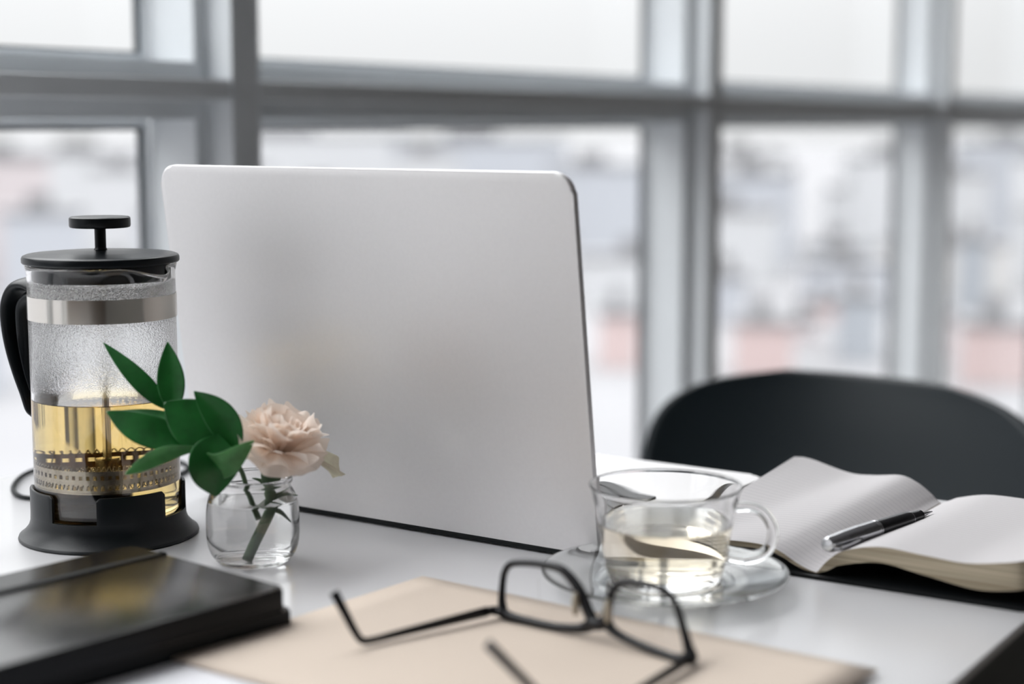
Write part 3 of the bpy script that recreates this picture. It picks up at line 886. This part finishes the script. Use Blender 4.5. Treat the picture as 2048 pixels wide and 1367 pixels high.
# ------------------------------------------------------------------ papers under the glasses
def sheet(name, corners, t, mat, z0, bulge=0.0):
    bm = bmesh.new()
    n = 14
    a, b, c, d = (Vector((*q, 0)) for q in corners)
    rows = []
    for i in range(n + 1):
        u = i / n
        rows.append([(a * (1 - u) + b * u) * (1 - v) + (d * (1 - u) + c * u) * v + Vector((0, 0, ZT + z0 + bulge * (math.sin(PI * u) * math.sin(PI * v) + .8 * u * u * v))) for v in (k / n for k in range(n + 1))])
    grid(bm, rows)
    o = link(name, bm, mat)
    solidify(o, t, 1.0)
    return o
tag(sheet('paper', ((-.607, .600), (-.310, .562), (-.335, .360), (-.632, .398)), .0005, M['white'], .0008), 'white sheet of paper below the beige envelope at the lower left', 'paper')
tag(sheet('envelope', ((-.5622, .7658), (-.5790, .5760), (-.292, .5600), (-.2765, .7515)), .0011, M['kraft'], .0025), 'flat beige paper envelope lying under the black glasses', 'envelope')

# ------------------------------------------------------------------ eyeglasses, lying upside down
GZ0 = ZT + .0040
eg = thing('eyeglasses', (-.4819, .7200, GZ0), 'black framed eyeglasses lying upside down on the beige envelope', 'eyeglasses', math.atan2(-.0123, .1279))
def gpt(u, z):
    z -= .004
    return Vector((u, .176 * z - .0015 * ((u - .068) / .06) ** 2, z))
RIMS = ([(.0080, .0075, .0023), (.0063, .0140, .0015), (.0057, .0220, .0012), (.0062, .0290, .0012), (.0100, .0340, .0013), (.0212, .0362, .0014), (.0330, .0368, .0015), (.0420, .0362, .0017),
         (.0490, .0325, .0019), (.0553, .0270, .0021), (.0610, .0190, .0023), (.0650, .0128, .0025), (.0590, .0088, .0019), (.0480, .0070, .0016), (.0387, .0063, .0015), (.0230, .0062, .0016), (.0130, .0064, .0020)],
        [(.0735, .0150, .0024), (.0738, .0210, .0018), (.0750, .0290, .0015), (.0785, .0345, .0014), (.0860, .0372, .0014), (.0970, .0374, .0014), (.1068, .0362, .0014), (.1130, .0325, .0013),
         (.1167, .0275, .0013), (.1210, .0190, .0015), (.1245, .0120, .0020), (.1263, .0075, .0026), (.1197, .0050, .0020), (.1080, .0058, .0017), (.0960, .0072, .0016), (.0850, .0090, .0016), (.0775, .0115, .0019)])
rims = []
fb = bmesh.new()
for ol_ in RIMS:
    c = ol_ + ol_[:1]
    ps = spline([gpt(u, z) for u, z, r in c], 96)[:-1]
    rr = [p.x * 1.5 for p in spline([(r, 0, 0) for u, z, r in c], 96)[:-1]]
    tube(fb, ps, [(.0021, r) for r in rr], n=12, closed=True, upv=(0, 1, 0))
    rims.append(ps)
tube(fb, spline([gpt(.0630, .0135), gpt(.0665, .0125), gpt(.0692, .0127), gpt(.0720, .0140), gpt(.0745, .0165)], 12), .0036, n=12)
tube(fb, spline([gpt(.0085, .0080), gpt(.0050, .0080), gpt(.0025, .0085) + Vector((0, -.002, 0)), gpt(.0020, .0088) + Vector((0, -.007, 0))], 10), [.0027, .0027, .0027, .0027, .0026, .0026, .0025, .0024, .0023, .0022, .0021], n=12)
tube(fb, spline([gpt(.1250, .0080), gpt(.1275, .0078), gpt(.1290, .0078) + Vector((0, -.002, 0)), gpt(.1285, .0080) + Vector((0, -.007, 0))], 10), [.0028, .0028, .0028, .0027, .0026, .0026, .0025, .0024, .0023, .0022, .0021], n=12)
front = link('frame_front', fb, M['frame_black'], eg)
for ps in rims:
    bm = bmesh.new(); bm.faces.new([bm.verts.new(p) for p in ps])
    link('lens', bm, M['lens'], eg, smooth=False)
for u, s in ((.0562, -1), (.0765, 1)):
    bm = bmesh.new(); bmesh.ops.create_uvsphere(bm, u_segments=16, v_segments=10, radius=1)
    for v in bm.verts: v.co = gpt(u, .0215) + Vector((v.co.x * .0016, -.004 + v.co.y * .0028, v.co.z * .0065))
    link('nose_pad', bm, M['nose'], eg)
gm = (Matrix.Translation((-.4819, .7200, GZ0)) @ Matrix.Rotation(math.atan2(-.0123, .1279), 4, 'Z')).inverted()
def gw(p): return gm @ Vector((p[0], p[1], p[2] + ZT))
for (a, b, c) in ((gpt(.0020, .0088) + Vector((0, -.006, 0)), (-.508, .639, .0065), (-.5214, .6344, .0320)), (gpt(.1285, .0080) + Vector((0, -.006, 0)), (-.3545, .5930, .0065), (-.4040, .5995, .0350))):
    b = gw(b); c = gw(c)
    d1 = (b - a).normalized(); d2 = (c - b).normalized()
    pts = spline([a, a.lerp(b, .35), a.lerp(b, .7), b - d1 * .006, b + (d2 - d1) * .0012, b + d2 * .006, b.lerp(c, .6), c], 36)
    link('temple', T(pts, [(.0019 + .0010 * max(0, 1 - i / 14) + .0006 * max(0, (i - 24) / 12), .0014) for i in range(37)], n=10, upv=(0, 0, 1) if False else None), M['frame_black'], eg)

# ------------------------------------------------------------------ chair
ch = thing('chair', (-.628, 1.42, -.004), 'black moulded shell chair at the far end of the white desk', 'chair')
prof = spline([(0, .215, .752), (0, .205, .70), (0, .190, .62), (0, .165, .54), (0, .125, .475), (0, .06, .448), (0, -.04, .44), (0, -.14, .445), (0, -.205, .448), (0, -.225, .435)], 40)
rows = []
ntv = 24
for i, p in enumerate(prof):
    t = i / 40
    wt = (1 - (1 - min(1, t / .24)) ** 2.2) ** (1 / 2.0) if t < .24 else 1.0
    half = .085 + .138 * wt
    if t > .85: half *= 1 - 1.6 * (t - .85)
    kb = max(0.0, 1 - t / .6)
    row = []
    for j in range(ntv + 1):
        v = 2 * j / ntv - 1
        x = half * v
        back = .075 * (x / .22) ** 2
        row.append(Vector((x, p.y - back * kb, p.z + .05 * (x / .22) ** 2 * (1 - kb))))
    rows.append(row)
bm = bmesh.new(); grid(bm, rows)
sh = link('shell', bm, M['chair'], ch); solidify(sh, .010, sub=1)
for sx in (-1, 1):
    for sy in (-1, 1):
        link('leg', T([(sx * .13, sy * .12 - .01, .432), (sx * .20, sy * .20 - .01, 0)], [.014, .010], n=14), M['dark_trim'], ch, auto=40)
